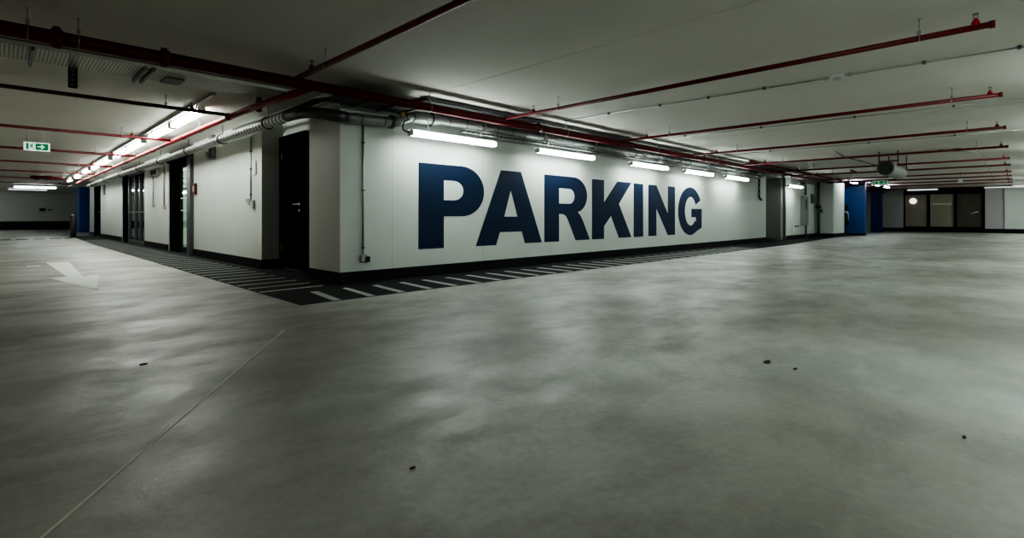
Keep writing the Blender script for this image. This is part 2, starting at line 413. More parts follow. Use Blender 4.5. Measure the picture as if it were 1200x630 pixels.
# lit shop-like windows of the far wall
w2 = struct('window_2', bx(FX + .02, FX + .12, 4.42, 4.5, .24, 2.2), M['doorblack'])
b = BM()
for y in (1.03, 2.16, 3.30): box(b, FX - .03, FX + .1, y, y + .13, .24, 2.2)
box(b, FX - .03, FX + .1, 1.03, 4.5, 2.12, 2.22); box(b, FX - .03, FX + .1, 1.03, 4.5, .20, .30)
link('window_frame', b, M['doorblack'], w2)
for i, (y0, y1) in enumerate(((3.43, 4.42), (2.29, 3.30), (1.16, 2.16))):
    link('pane', bx(FX + .04, FX + .06, y0, y1, .30, 2.12), M['glasswarm'] if i < 2 else M['glassbrown'], w2)
struct('wall_shop_back', bx(FX + 1.4, FX + 1.5, .6, 4.9, 0, CZ), M['wall_dim'])
struct('wall_shop_side', bx(FX + .2, FX + 1.4, .6, .7, 0, CZ), M['wall_dim'])
struct('wall_shop_side_left', bx(FX + .2, FX + 1.4, 4.8, 4.9, 0, CZ), M['wall_dim'])
b = BM(); sweep(b, [(FX + .01, 1.30, 1.13), (FX - .04, 1.30, 1.13), (FX - .04, 1.62, 1.02)], .02, 8)
link('push_bar', b, M['chrome'], w2)

gl = thing('globe_lamp', 'round glowing lamp at the left far window', 'lamp', (FX - .02, 4.06, 1.75))  # glowing disc stands for a lamp's reflection in the pane
b = BM(); lathe(b, [(.02, 0), (.15, .01), (.165, .03), (.15, .05), (.10, .07), (.01, .08)], (FX + .035, 4.06, 1.76), (-1, 0, 0), 28)
link('lamp_shade', b, M['globe'], gl)
b = BM(); lathe(b, [(.08, 0), (.08, .012)], (FX + .04, 4.06, 1.76), (-1, 0, 0), 20)
link('base', b, M['white'], gl)
ls = thing('light_string', 'row of tiny white lights across the middle far window', 'lights', (FX - .01, 2.9, 1.6))  # glowing beads added for a line of sparkle on the pane
b = BM(); pts = [(FX + .02, 3.15 - i * .12 - .03 * math.sin(i * 3.1), 1.58 + .02 * math.sin(i * 2.3) - .006 * i) for i in range(7)]
sweep(b, pts, .003, 6); link('wire', b, M['cable'], ls)
for p in pts:
    b = BM(); bmesh.ops.create_icosphere(b, subdivisions=1, radius=.017, matrix=Matrix.Translation((p[0] - .01, p[1], p[2]))); link('bulb', b, M['globe'], ls)

# ------------------------------------------------------------------ PARKING lettering
Z0, Z1 = .395, 1.61
def arc(cx, cz, rx, rz, a0, a1, n=14):
    return [(cx + rx * math.cos(math.radians(a0 + (a1 - a0) * i / n)), cz + rz * math.sin(math.radians(a0 + (a1 - a0) * i / n))) for i in range(n + 1)]
letters = []
# P
zt = 1.625
letters.append(('P', [(4.18, .39), (4.18, zt), (4.93, zt)] + arc(4.98, 1.242, .455, .383, 90, -90, 20)[0:] + [(4.63, .859), (4.63, .39)],
                [[(4.63, 1.10), (4.63, 1.395), (4.80, 1.395)] + arc(4.82, 1.2475, .19, .1475, 90, -90, 12) + [(4.80, 1.10)]]))
letters.append(('A', [(5.26, .39), (5.81, 1.62), (6.29, 1.62), (6.83, .395), (6.39, .395), (6.31, .60), (5.785, .60), (5.70, .39)],
                [[(5.885, .855), (6.04, 1.30), (6.205, .855)]]))
letters.append(('R', [(6.90, .395), (6.90, 1.615), (7.60, 1.615)] + arc(7.74, 1.265, .45, .35, 82, -58, 16) +
                [(7.88, .945), (7.97, .88), (8.06, .76), (8.28, .40), (7.82, .40), (7.60, .76), (7.53, .86), (7.45, .90), (7.315, .905), (7.315, .395)],
                [[(7.315, 1.10), (7.315, 1.385), (7.60, 1.385)] + arc(7.63, 1.2425, .155, .1425, 90, -90, 12) + [(7.60, 1.10)]]))
letters.append(('K', [(8.355, .40), (8.355, 1.61), (8.775, 1.61), (8.775, 1.15), (9.27, 1.605), (9.83, 1.605), (9.33, 1.13), (9.83, .405), (9.33, .405), (9.03, .87), (8.775, .66), (8.775, .40)], []))
letters.append(('I', [(9.93, .405), (9.93, 1.60), (10.335, 1.60), (10.335, .405)], []))
letters.append(('N', [(10.57, .405), (10.57, 1.60), (10.94, 1.60), (11.50, .93), (11.50, 1.60), (11.87, 1.60), (11.87, .405), (11.50, .405), (10.94, 1.05), (10.94, .405)], []))
G_out = arc(12.72, 1.0, .68, .625, 28, 300, 32)
letters.append(('G', G_out + [(13.40, .56), (13.40, 1.065), (12.78, 1.065), (12.78, .84), (13.05, .84), (13.05, .70)] + arc(12.74, 1.0, .33, .375, -40, -332, 28), []))
sign = thing('wall_lettering', 'huge dark navy PARKING lettering painted across the white wall', 'lettering', (8.8, 5.99, 1.0))
for ch, outl, holes in letters:
    b = BM(); plate(b, outl, (0, 5.9995, 0), (1, 0, 0), (0, 0, 1), .003, holes)
    link('letter', b, M['navy'], sign, label='navy letter ' + ch)

# ------------------------------------------------------------------ floor markings
b = BM(); prism(b, [(2.03, 4.86), (17.5, 4.86), (24.5, 5.25), (27.5, 5.0), (27.5, 5.3), (24.58, 5.3), (24.58, 5.98), (20.4, 5.98), (20.28, 5.98), (20.2, 6.7), (18.5, 6.7), (18.47, 5.98), (3.0, 5.98), (2.98, 6.0), (2.98, 6.93), (3.28, 6.93), (3.28, 8.66), (2.98, 8.68), (2.98, 12.85), (3.3, 12.85), (3.3, 15.18), (2.98, 15.18), (2.98, 18.2), (3.3, 18.2), (3.3, 22.1), (2.98, 22.1), (2.98, 29.5), (2.2, 29.0), (2.03, 20)], .0005, .003)
o = link('walkway_strip', b, M['strip']); tag(o, 'dark painted walkway strip wrapping around the corner building', 'floor marking')
k = 0
y = 5.98
while y < 24:
    b = BM(); w = .052 if k else .06
    prism(b, [(2.05, y), (2.80, y + .05), (2.80, y + .05 + w), (2.05, y + w)], .003, .005)
    o = link('walkway_stripe', b, M['stripe'])
    tag(o, 'thin white stripe across the walkway along the left doors', 'floor stripe', 'stripes on the left walkway')
    y += .385; k += 1
x = 2.37; k = 0
while x < 14.5:
    b = BM(); sl = -.09 if k < 4 else -.06
    prism(b, [(x, 4.88), (x + .085, 4.88), (x + .085 - sl, 5.64), (x - sl, 5.64)], .003, .005)
    o = link('walkway_stripe', b, M['stripe'])
    tag(o, 'white stripe across the walkway below the lettered wall', 'floor stripe', 'stripes on the front walkway')
    x += .385; k += 1
b = BM(); prism(b, [(.79, 7.48), (1.02, 9.58), (.835, 9.44), (.915, 12.72), (.60, 12.84), (.665, 9.50), (.49, 9.48)], .0008, .003)
o = link('painted_arrow', b, M['arrow']); tag(o, 'white arrow painted on the left floor pointing at the viewer', 'floor arrow')
b = BM(); prism(b, [(.31, 11.9), (.50, 11.95), (.50, 12.15), (.33, 12.08)], .0008, .003)
o = link('painted_dash', b, M['arrow']); tag(o, 'short white paint dash left of the floor arrow', 'floor marking')
for x0, x1 in ((-2.1, -1.75), (-1.6, -1.25), (-1.05, -.7), (-.52, -.18), (-.02, .28), (.42, .74), (.90, 1.22), (1.36, 1.68), (1.80, 2.02)):
    o = link('floor_dash', bx(x0, x1, 26.2, 26.95, .0005, .004), M['base'])
    tag(o, 'black dash in the broken line crossing the far left lane', 'floor marking', 'black dashes on the left floor')
# expansion joint
b = BM(); prism(b, [(-.5, 1.0), (-.492, .996), (1.516, 3.903), (1.508, 3.91)], .0006, .0022)
o = link('floor_joint', b, mat('joint_filler', (.72, .70, .65), .65, var=.3, vscale=5, spec=.3)); tag(o, 'long pale joint line running over the dark foreground floor', 'floor joint')
def scrap(x, y, s, label, m, seed):
    rnd = random.Random(seed); b = BM()
    pts = [(x + s * rnd.uniform(.6, 1) * math.cos(a * PI / 4), y + s * .5 * rnd.uniform(.5, 1) * math.sin(a * PI / 4)) for a in range(8)]
    prism(b, pts, .0008, .006); o = link('floor_scrap', b, m); tag(o, label, 'debris')
scrap(.98, 1.44, .014, 'small dark scrap on the lower middle foreground floor', M['rust'], 1)
scrap(.58, 3.56, .022, 'small black speck on the left floor near the pale joint', M['base'], 2)
scrap(3.16, 1.02, .045, 'flat brown leaf on the right floor, larger of the two', M['rust'], 3)
scrap(3.12, .86, .022, 'small brown leaf fragment just right of the larger leaf', M['rust'], 4)
scrap(2.61, .13, .014, 'dark chip lying at the far right foreground floor', M['rust'], 5)

bo = thing('bollard', 'dark grey bollard at the start of the left walkway', 'bollard', (2.12, 27.6, 0))
b = BM(); lathe(b, [(.10, 0), (.10, .87), (.085, .92), (.04, .945)], (2.12, 27.6, .01), seg=20); link('post', b, M['framegrey'], bo)
b = BM(); lathe(b, [(.14, 0), (.14, .012)], (2.12, 27.6, .003), seg=20); link('base_plate', b, M['base'], bo)

# ------------------------------------------------------------------ red pipes
RP = .024
def hanger_bm(x, y, zp, rp, axis):
    b = BM(); cyl(b, (x, y, zp + rp), (x, y, CZ), .005, 8)
    ring(b, (x, y, zp), axis, rp + .004, .004, 18, 6)
    box(b, x - .012, x + .012, y - .012, y + .012, zp + rp + .005, zp + rp + .04)
    lathe(b, [(.016, 0), (.016, .006)], (x, y, CZ - .006), seg=10); return b
def head_bm(x, y, zp, rp):
    """upright sprinkler: red outlet boss"""
    b = BM(); lathe(b, [(.026, 0), (.026, .03), (.018, .035), (.018, .05)], (x, y, zp + rp * .5), seg=14); return b
def deflector_bm(x, y, zp, rp):
    b = BM(); z = zp + rp * .5 + .05
    cyl(b, (x, y, z), (x, y, z + .012), .008, 8)
    for s in (-1, 1): sweep(b, [(x, y + s * .006, z + .01), (x, y + s * .016, z + .022), (x, y + s * .003, z + .04)], .003, 6)
    lathe(b, [(.022, 0), (.022, .003)], (x, y, z + .04), seg=14); return b
def branch(axis, c, a0, a1, heads, hangers, label, group, z=2.31, m='red_dark', capped=True, r=RP):
    """sprinkler branch pipe along axis 'Y' (at X=c) or 'X' (at Y=c)"""
    P = (lambda t, zz=z: (c, t, zz)) if axis == 'Y' else (lambda t, zz=z: (t, c, zz))
    av = (0, 1, 0) if axis == 'Y' else (1, 0, 0)
    t = thing('sprinkler_pipe', label, 'pipe', P(a0), group)
    b = BM(); cyl(b, P(a0), P(a1), r, 14); link('pipe', b, M[m], t)
    if capped:
        b = BM(); d = -1 if a0 < a1 else 1
        lathe(b, [(r + .006, 0), (r + .006, .03), (r, .036)], P(a0), tuple(v * -d * -1 * (1 if a0 < a1 else -1) * -1 for v in av), 14)
        link('end_cap', b, M['red_dark'], t)
    for h in heads:
        x_, y_, _ = P(h)
        hd = link('sprinkler_head', head_bm(x_, y_, z, r), M['red'], t)
        link('deflector', deflector_bm(x_, y_, z, r), M['framegrey'], hd)
    for h in hangers:
        x_, y_, _ = P(h); link('hanger', hanger_bm(x_, y_, z, r, av), M['zinc'], t)
    return t

order = ['nearest', 'second', 'third', 'fourth', 'fifth', 'sixth', 'seventh', 'eighth', 'ninth', 'tenth', 'eleventh']
xs = [2.2, 5.29, 8.40, 11.52, 14.69, 17.63, 19.9, 22.8, 25.1, 27.4, 29.9, 33.4]
MY = 5.42
branch('Y', xs[0], -2.6, MY - .054, [5.0], [4.7, 1.2], 'dark red ceiling pipe leaving the top edge of the picture, nearest to the viewer', 'cross pipes over the right lane', r=.027)
nm = ['first', 'second', 'third', 'fourth', 'fifth', 'sixth', 'seventh', 'eighth', 'ninth', 'tenth', 'eleventh']
for i, x in enumerate(xs[1:]):
    e = .09 - .012 * i
    start = 2.08 if False else e
    lab = 'red sprinkler pipe with capped end over the right lane, %s from the viewer' % nm[i]
    branch('Y', x, e, MY - .054, [.2 + e - .09, 4.8], [.54, 4.35] if i < 7 else [.54], lab, 'cross pipes over the right lane')

# main along the lettered wall and beyond to both sides
mainp = thing('main_pipe', 'thick dark red main pipe running above the lettered wall across the whole ceiling', 'pipe', (0, MY, 2.27))
b = BM(); cyl(b, (-6, MY + .02, 2.28), (36.8, MY - .03, 2.28), .056, 20); link('pipe', b, M['red_dark'], mainp)
for x in (-1.8, .28, 1.0, 6.05, 12.2, 18.4, 24.6, 30.8):
    b = BM(); lathe(b, [(.058, 0), (.068, .006), (.068, .07), (.058, .076)], (x, MY, 2.28), (1, 0, 0), 22)
    box(b, x + .015, x + .06, MY - .012, MY + .012, 2.345, 2.365); box(b, x + .015, x + .06, MY - .012, MY + .012, 2.195, 2.216)
    link('coupling', b, M['red_dark'], mainp)
for x in (-.9, .15, .45, 3.95, 6.8, 9.9, 13.0, 16.1, 19.2, 22.3, 25.4):
    link('hanger', hanger_bm(x, MY, 2.28, .057, (1, 0, 0)), M['zinc'], mainp)
# thinner parallel line on the far stretch, with short offsets
pp = thing('parallel_pipe', 'thin dark red pipe beside the main pipe on the far right stretch', 'pipe', (14, 5.15, 2.33))
b = BM(); cyl(b, (14.5, 5.12, 2.375), (36.5, 5.1, 2.375), .03, 12); link('pipe', b, M['red_dark'], pp)
for x in (17, 21, 25, 29): link('hanger', hanger_bm(x, 5.12, 2.375, .03, (1, 0, 0)), M['zinc'], pp)
for (xa, ya, yb, lab) in ((19.0, 3.45, 5.35, 'short red stub pipe ending in an elbow near the fan'), (23.6, 3.0, 5.35, 'farther short red stub pipe above the unlit exit sign')):
    t = thing('stub_pipe', lab, 'pipe', (xa, ya, 2.3))
    b = BM(); sweep(b, [(xa, yb, 2.25), (xa, ya + .05, 2.25), (xa, ya, 2.25), (xa - .9, ya, 2.25)], .024, 10); link('pipe', b, M['red_dark'], t)
    b = BM(); lathe(b, [(.034, 0), (.034, .06)], (xa - .94, ya, 2.25), (1, 0, 0), 12); link('end_cap', b, M['red_dark'], t)

# branch main on the left
lm = thing('main_pipe', 'bright red main pipe running down the left aisle beside the ceiling lamps', 'pipe', (2.36, 5.6, 2.3))
b = BM(); sweep(b, [(2.42, MY + .09, 2.28), (2.40, 6.2, 2.29), (2.36, 7.2, 2.30), (2.33, 9, 2.30), (2.33, 32, 2.30)], .042, 18)
link('pipe', b, M['red'], lm)  # brighter red than the other pipes: lamp light put into the colour
for y in (8.05, 10.6, 13.2, 16.5, 20.5, 25):
    b = BM(); lathe(b, [(.043, 0), (.053, .005), (.053, .065), (.043, .07)], (2.33, y, 2.30), (0, 1, 0), 18); link('coupling', b, M['red'], lm)
for y in (7.1, 9.6, 12.4, 15.4, 18.7, 22):
    link('hanger', hanger_bm(2.335, y, 2.30, .043, (0, 1, 0)), M['zinc'], lm)
for i, y in enumerate((8.0, 11.45, 15.0, 18.6, 22.4, 26.2, 30.0)):
    hd = [1.85] if i != 1 else [1.7]
    branch('X', y, -6.5, 2.29, [-3.0] + hd, [1.55, -2.2], 'red sprinkler pipe crossing the left lane, %s from the viewer' % (['nearest'] + nm[1:])[i], 'cross pipes over the left lane', z=2.31, m='red_dark', capped=False)
vb = thing('valve_manifold', 'dark red valve assembly on a pipe above the far left lane', 'valve', (.9, 24.4, 2.28))
b = BM(); cyl(b, (.75, 24.4, 2.24), (1.6, 24.4, 2.24), .06, 14); lathe(b, [(.05, 0), (.09, .02), (.09, .05), (.05, .07)], (.9, 24.4, 2.16), seg=14)
box(b, 1.1, 1.3, 24.35, 24.45, 2.17, 2.31); link('valve_body', b, M['red_dark'], vb)
b = BM(); cyl(b, (1.2, 24.4, 2.3), (1.2, 24.4, CZ), .006, 8); cyl(b, (.9, 24.4, 2.24), (.9, 24.4, CZ), .006, 8); link('hanger', b, M['zinc'], vb)

# ------------------------------------------------------------------ ducts
def ribbed(path, r, step=.06, amp=.004):
    pts = []; rad = []
    for i in range(len(path) - 1):
        a, c = Vector(path[i]), Vector(path[i + 1]); L_ = (c - a).length; n = max(1, int(L_ / step))
        for j in range(n):
            for f_, rr in ((0, 0), (.62, 0), (.74, amp), (.88, amp)):
                pts.append(a.lerp(c, (j + f_) / n)); rad.append(r + rr)
    pts.append(Vector(path[-1])); rad.append(r)
    return pts, rad
DY = 5.815
dl = thing('ventilation_duct', 'ribbed silver spiral duct running down the left aisle under the ceiling', 'duct', (2.82, 7, 2.2))
p_, r_ = ribbed([(2.76, 29.3, 2.222), (2.76, 7.05, 2.222)], .070, .13, .007)
b = BM(); sweep(b, p_, r_, 18); link('duct_run', b, M['duct_y'], dl)
b = BM(); sweep(b, [(2.76, 7.04, 2.222), (2.76, 6.6, 2.20), (2.765, 6.3, 2.17), (2.785, 6.08, 2.13), (2.83, 5.94, 2.10), (2.90, 5.865, 2.085), (3.0, 5.84, 2.08)], .069, 18)
link('elbow', b, M['ductdark'], dl, label='dull dark duct elbow at the corner')
for y in (7.75, 9.9, 12.2, 14.8, 17.5, 20.5, 24, 27.5):
    b = BM(); ring(b, (2.76, y, 2.222), (0, 1, 0), .086, .009, 28, 8); box(b, 2.755, 2.765, y - .012, y + .012, 2.305, CZ); link('clamp', b, M['black'], dl)
df = thing('ventilation_duct', 'silver duct section wrapping the building corner left of the first wall lamp', 'duct', (3.5, DY, 2.1))
p_, r_ = ribbed([(3.0, 5.84, 2.08), (3.64, DY, 2.10)], .062, .16, .003)
b = BM(); sweep(b, p_, r_, 18); link('duct_run', b, M['duct'], df)
b = BM(); lathe(b, [(.072, 0), (.088, .005), (.088, .05), (.072, .055)], (3.60, DY, 2.10), (1, 0, 0), 24); link('flange', b, M['ductdark'], df)
b = BM(); sweep(b, [(3.65, DY, 2.10), (3.75, DY, 2.12), (3.86, DY, 2.18), (3.95, DY, 2.205)], .066, 18); link('offset_piece', b, M['duct'], df)
b = BM(); box(b, 3.76, 3.79, DY - .05, DY + .0, 2.19, 2.25); link('tag', b, M['yellow'], df)
dw = thing('ventilation_duct', 'long silver duct above the row of wall lamps and lettering', 'duct', (10, DY, 2.22))
p_, r_ = ribbed([(3.95, DY, 2.21), (4.4, DY, 2.225), (18.1, DY, 2.255)], .075, .30, .003)
r_ = [.082 if p.x < 4.38 else v - .018 for p, v in zip(p_, r_)]
b = BM(); sweep(b, p_, r_, 18); link('duct_run', b, M['duct'], dw)
for x in (4.25, 6.7, 9.6, 12.2, 14.8, 17.4):
    b = BM(); ring(b, (x, DY, 2.215 if x < 5 else 2.22), (1, 0, 0), .088, .011, 28, 8); link('clamp', b, M['black'], dw)
for x in (5.2, 6.6, 8.1, 9.9, 11.6, 13.2, 15.1, 16.9):
    b = BM(); box(b, x, x + .03, 5.70, 5.725, 2.16, 2.404); box(b, x, x + .03, 5.70, 6.0, 2.16, 2.175); box(b, x - .03, x + .06, 5.695, 5.725, 2.17, 2.21)
    link('bracket', b, M['zinc'], dw)
# small conduit above duct against the wall
cp = thing('conduit_pipe', 'thin grey pipe against the lettered wall behind the silver duct', 'pipe', (10, 5.96, 2.33))
b = BM(); cyl(b, (4.3, 5.95, 2.34), (18.3, 5.95, 2.34), .025, 12); link('pipe', b, M['zinc'], cp)
# wire mesh cable basket right above the lamps
cb = thing('cable_basket', 'wire mesh cable tray just above the row of wall lamps', 'cable tray', (10, 5.85, 2.1))
b = BM(); zb = 2.10
for y, z in ((5.76, zb), (5.82, zb), (5.88, zb), (5.94, zb), (5.76, zb + .045), (5.94, zb + .045)): cyl(b, (4.8, y, z), (17.6, y, z), .003, 6)
x = 4.85
while x < 17.6:
    sweep(b, [(x, 5.76, zb + .05), (x, 5.76, zb), (x, 5.94, zb), (x, 5.94, zb + .05)], .003, 5); x += .10
link('wire_grid', b, M['chrome'], cb)
b = BM()
for y in (5.79, 5.84, 5.90): sweep(b, [(4.85 + i * .66, y + .012 * math.sin(i * 2 + y * 50), zb + .018) for i in range(20)], .012, 8)
link('cables', b, M['cable'], cb)

# perforated trays
tr = thing('cable_tray', 'dark perforated cable tray on the ceiling behind the main pipe above the lettered wall', 'cable tray', (10, 5.7, 2.44))
b = BM(); box(b, 4.0, 24, 5.56, 5.98, 2.405, 2.41); box(b, 4.0, 24, 5.555, 5.56, 2.405, 2.455); link('tray', b, M['perfdark'], tr)
b = BM()
for x in (5, 8, 11, 14, 17, 20, 23): cyl(b, (x, 5.75, 2.41), (x, 5.75, CZ), .006, 6)
link('hanger', b, M['zinc'], tr)
tl = thing('cable_tray', 'wide pale perforated cable tray behind the main pipe at the upper left', 'cable tray', (0, 6.8, 2.42))
b = BM(); box(b, -5, 2.6, 6.45, 7.02, 2.415, 2.42); box(b, -5, 2.6, 7.015, 7.02, 2.42, 2.455); box(b, -5, 2.6, 6.45, 6.455, 2.42, 2.455); link('tray', b, M['perf'], tl)
for x in (1.05, 1.12, .2): link('strut', bx(x, x + .025, 6.38, 7.1, 2.375, 2.412), M['framegrey'], tl)
b = BM(); box(b, 1.30, 1.48, 6.7, 7.0, 2.400, 2.414); link('joint_plate', b, M['ductdark'], tl)
sb = thing('strut_bracket', 'dark slotted strut hanging from the ceiling at the upper left', 'bracket', (.5, 6.9, 2.3))
b = BM(); box(b, .50, .575, 7.03, 7.04, 2.205, CZ); box(b, .50, .506, 7.0, 7.04, 2.205, CZ); box(b, .569, .575, 7.0, 7.04, 2.205, CZ); link('channel', b, M['ductdark'], sb)
for z in (2.23, 2.28, 2.33, 2.38): link('slot', bx(.525, .55, 7.025, 7.031, z, z + .022), M['plastic'], sb)
sb2 = thing('strut_bracket', 'dark slotted strut hanging behind the red junction left of the corner', 'bracket', (2.5, 7.3, 2.3))
b = BM(); box(b, 2.43, 2.49, 7.25, 7.26, 2.27, CZ); box(b, 2.43, 2.435, 7.22, 7.26, 2.27, CZ); box(b, 2.485, 2.49, 7.22, 7.26, 2.27, CZ); link('channel', b, M['ductdark'], sb2)
# second dark shallow duct from the corner into the wall tray
tc_ = thing('cable_tray', 'dark cable tray rounding the building corner beneath the main pipe', 'cable tray', (3.3, 5.8, 2.38))
b = BM(); prism(b, [(2.86, 5.985), (2.86, 5.60), (3.0, 5.49), (3.9, 5.49), (3.9, 5.985)], 2.268, 2.274)
prism(b, [(2.855, 5.985), (2.855, 5.595), (2.995, 5.484), (3.9, 5.484), (3.9, 5.49), (3.0, 5.49), (2.86, 5.60), (2.86, 5.985)], 2.268, 2.335)
link('tray', b, M['ductdark'], tc_)
for x in (3.15, 3.5, 3.82): link('crossbar', bx(x, x + .035, 5.49, 5.985, 2.246, 2.268), M['framegrey'], tc_)
b = BM()
for i in range(4): sweep(b, [(2.80 + i * .04, 9.5, 2.35), (2.80 + i * .04, 6.3, 2.34), (3.0, 5.62 + i * .08, 2.30), (4.0, 5.60 + i * .08, 2.33)], .014, 8)
link('cables', b, M['cable'], tc_)

# ------------------------------------------------------------------ lamps
def lamp(x0, x1, y, z, axis, label, group, tube='tube', wall=False, cat='lamp', top=None):
    t = thing('tube_lamp', label, cat, ((x0 + x1) / 2, y, z) if axis == 'X' else (y, (x0 + x1) / 2, z), group)
    def tr_(bm):
        if axis == 'Y': bmesh.ops.transform(bm, matrix=Matrix(((0, 1, 0, 0), (1, 0, 0, 0), (0, 0, 1, 0), (0, 0, 0, 1))), verts=bm.verts)
        return bm
    if wall:   # y is the wall plane; lamp projects to -Y
        b = BM(); box(b, x0, x1, y - .045, y - .001, z - .040, z + .040); link('housing', tr_(b), M['white'], t, .004)
        b = BM(); box(b, x0 + .03, x1 - .03, y - .105, y - .045, z - .030, z + .030); o = link('diffuser', tr_(b), M[tube], t, .014)
        for xx in (x0, x1 - .035):
            b = BM(); box(b, xx, xx + .035, y - .108, y - .03, z - .036, z + .036); link('end_cap', tr_(b), M['white'], t, .012)
    else:
        hw = .028 if top else .045
        b = BM(); box(b, x0 + .02, x1 - .02, y - hw, y + hw, z + .03, max(z + .055, CZ if CZ - z < .12 else 0)); (box(b, x0 + .01, x1 - .01, y + .05, y + .058, z - .026, z + .05) if top else None); link('housing', tr_(b), M['white'], t, .004)
        if CZ - z >= .12:
            for xx in (x0 + .3, x1 - .3):
                b = BM(); cyl(b, (xx, y, z + .05), (xx, y, top or CZ), .005, 6); link('hanger', tr_(b), M['zinc'], t)
        b = BM(); box(b, x0 + .03, x1 - .03, y - .05, y + .05, z - (.034 if top else .045), z + .03); link('diffuser', tr_(b), M[tube], t, .014)
        for xx in (x0, x1 - .035):
            b = BM(); box(b, xx, xx + .035, y - .053, y + .053, z - (.037 if top else .048), z + (.034 if top else .05)); link('end_cap', tr_(b), M['white'], t, .01)
    return t
wl = [(3.82, 5.39), (6.34, 7.97), (9.28, 10.86), (11.72, 13.35), (14.2, 15.85), (19.75, 21.4)]
wn = ['glowing tube lamp hung by the wall above the letter P', 'glowing tube lamp hung by the wall above the letter R', 'glowing tube lamp hung by the wall above the letters K and I',
      'glowing tube lamp hung by the wall above the letter G', 'glowing tube lamp hung by the wall right of the lettering', 'glowing tube lamp hung by the wall behind the grey wall cabinet']
for (a, c), lb in zip(wl, wn): lamp(a, c, 5.68, 1.965, 'X', lb, 'tube lamps along the lettered wall', top=2.404)
# supply cables of the wall lamps
b = BM(); sweep(b, [(3.86, 5.74, 2.15), (3.78, 5.73, 2.12), (3.72, 5.70, 2.05), (3.72, 5.68, 1.99), (3.81, 5.68, 1.965)], .011, 8)
o = link('power_cable', b, M['cable']); tag(o, 'short black cable looping into the left end of the first wall lamp', 'cable')

ly = [(8.45, 10.15), (10.3, 12.0), (12.7, 14.4), (14.55, 16.25), (17.2, 18.9), (19.1, 20.8), (21.6, 23.3), (24.2, 25.9), (27.2, 28.9)]
for i, (a, c) in enumerate(ly):
    lamp(a, c, 2.08, CZ - .06, 'Y', 'glowing ceiling tube lamp over the left aisle, %s from the viewer' % (['nearest'] + nm[1:])[i], 'ceiling lamps over the left aisle', 'tubeleft')
lr = thing('lamp_rail', 'grey mounting rail linking the ceiling lamps over the left aisle', 'rail', (1.97, 18, 2.45))
b = BM(); box(b, 1.94, 1.98, 7.4, 31, 2.435, 2.468); link('rail', b, M['zinc'], lr)
b = BM()
for y in (8.2, 11.2, 14.4, 17.7): sweep(b, [(1.96, y, 2.44), (1.97, y + .1, 2.38), (1.99, y + .18, 2.38), (2.0, y + .3, 2.43)], .008, 6)
link('cables', b, M['cable'], lr)
# lamps of the right lane, ceiling mounted, seen only far away
for i, (x0, y0) in enumerate(((25.4, 4.95), (28.0, 4.55), (30.5, 4.5))):
    lamp(x0, x0 + 1.5, y0, CZ - .1, 'X', 'far ceiling tube lamp above the %s' % ('corner of the near blue wall', 'middle of the blue walls', 'far dark blue wall')[i], 'far ceiling lamps near the blue walls', 'tubedim')
lamp(2.75, 4.05, 34.5, 2.30, 'Y', 'slim ceiling lamp above the left far window', 'far ceiling lamps before the windows', 'tubefaint')
lamp(-.6, 1.0, 34.5, 2.33, 'Y', 'slim ceiling lamp above the lilac and white far wall', 'far ceiling lamps before the windows', 'tubefaint')
# lamp row to the right of the viewer (outside the frame to the side, lights the floor)
for i in range(8):
    x0 = 2.6 + i * 4.4
    lamp(x0, x0 + 1.6, -1.25, CZ - .17, 'X', 'ceiling tube lamp in the row beside the right lane', 'ceiling lamps beside the right lane', 'tubeside')
# far left lamps
lamp(.45, 2.0, 34, 2.30, 'X', 'bright far ceiling lamp across the left lane before the grey wall', 'far lamps over the left lane', 'tubedim')
lamp(.3, 1.9, 39, 2.37, 'X', 'farthest ceiling lamp across the left lane before the grey wall', 'far lamps over the left lane', 'tubefaint')
for yy in (37, 40, 43):  # unseen lamps added to brighten the far grey wall
    lamp(-2.6, -1.0, yy, CZ - .07, 'X', 'ceiling tube lamp deep in the left hall', 'hall lamps deep left', 'tubeleft')
for yy in (1.0, 8.4):  # unseen warm lamps added as fill for the dark upper-left ceiling
    lamp(yy, yy + 1.6, -4.6, CZ - .07, 'Y', 'warm ceiling tube lamp in the hall beside the viewer', 'hall lamps beside the viewer', 'tubewarm')
lamp(3.6, 5.2, 15.8, 2.38, 'X', 'lamp inside the lobby behind the glazed door', 'lobby lamp', 'tubeside')

# ------------------------------------------------------------------ ceiling conduits and sensors, right lane
def conduit(x0, label, clips, y0=-1.5, y1=5.3, slope=0.0, rr=.009):
    t = thing('ceiling_conduit', label, 'conduit', (x0, 0, 2.45))
    b = BM(); cyl(b, (x0, y1, 2.452), (x0 + slope, y0, 2.452), rr, 8); link('tube', b, M['zinc'], t)
    b = BM()
    for y in clips: box(b, x0 + slope * (y1 - y) / (y1 - y0) - .016, x0 + slope * (y1 - y) / (y1 - y0) + .016, y - .015, y + .015, 2.436, CZ)
    link('clip', b, M['framegrey'], t)
conduit(6.62, 'thin grey ceiling conduit passing through the round smoke detector', (4.45, 3.6, 2.9, 2.2, .65, -.05), slope=.2)
conduit(9.5, 'thin grey ceiling conduit beyond the second capped pipe', (4.6, 3.2, 1.8, .6), slope=.3, rr=.008)
conduit(13.2, 'thin grey ceiling conduit beyond the third capped pipe', (4.2, 2.2, .8), rr=.008)
sd = thing('smoke_detector', 'round white smoke detector on the ceiling conduit at the upper right', 'smoke detector', (6.74, 1.42, 2.46))
b = BM(); lathe(b, [(.075, 0), (.075, -.02), (.06, -.03)], (6.735, 1.42, CZ), seg=28); link('base', b, M['white'], sd)
b = BM(); lathe(b, [(.052, 0), (.055, -.018), (.035, -.03), (.01, -.032)], (6.735, 1.42, CZ - .03), seg=28); link('sensor_head', b, M['plastic'], sd)
b = BM()
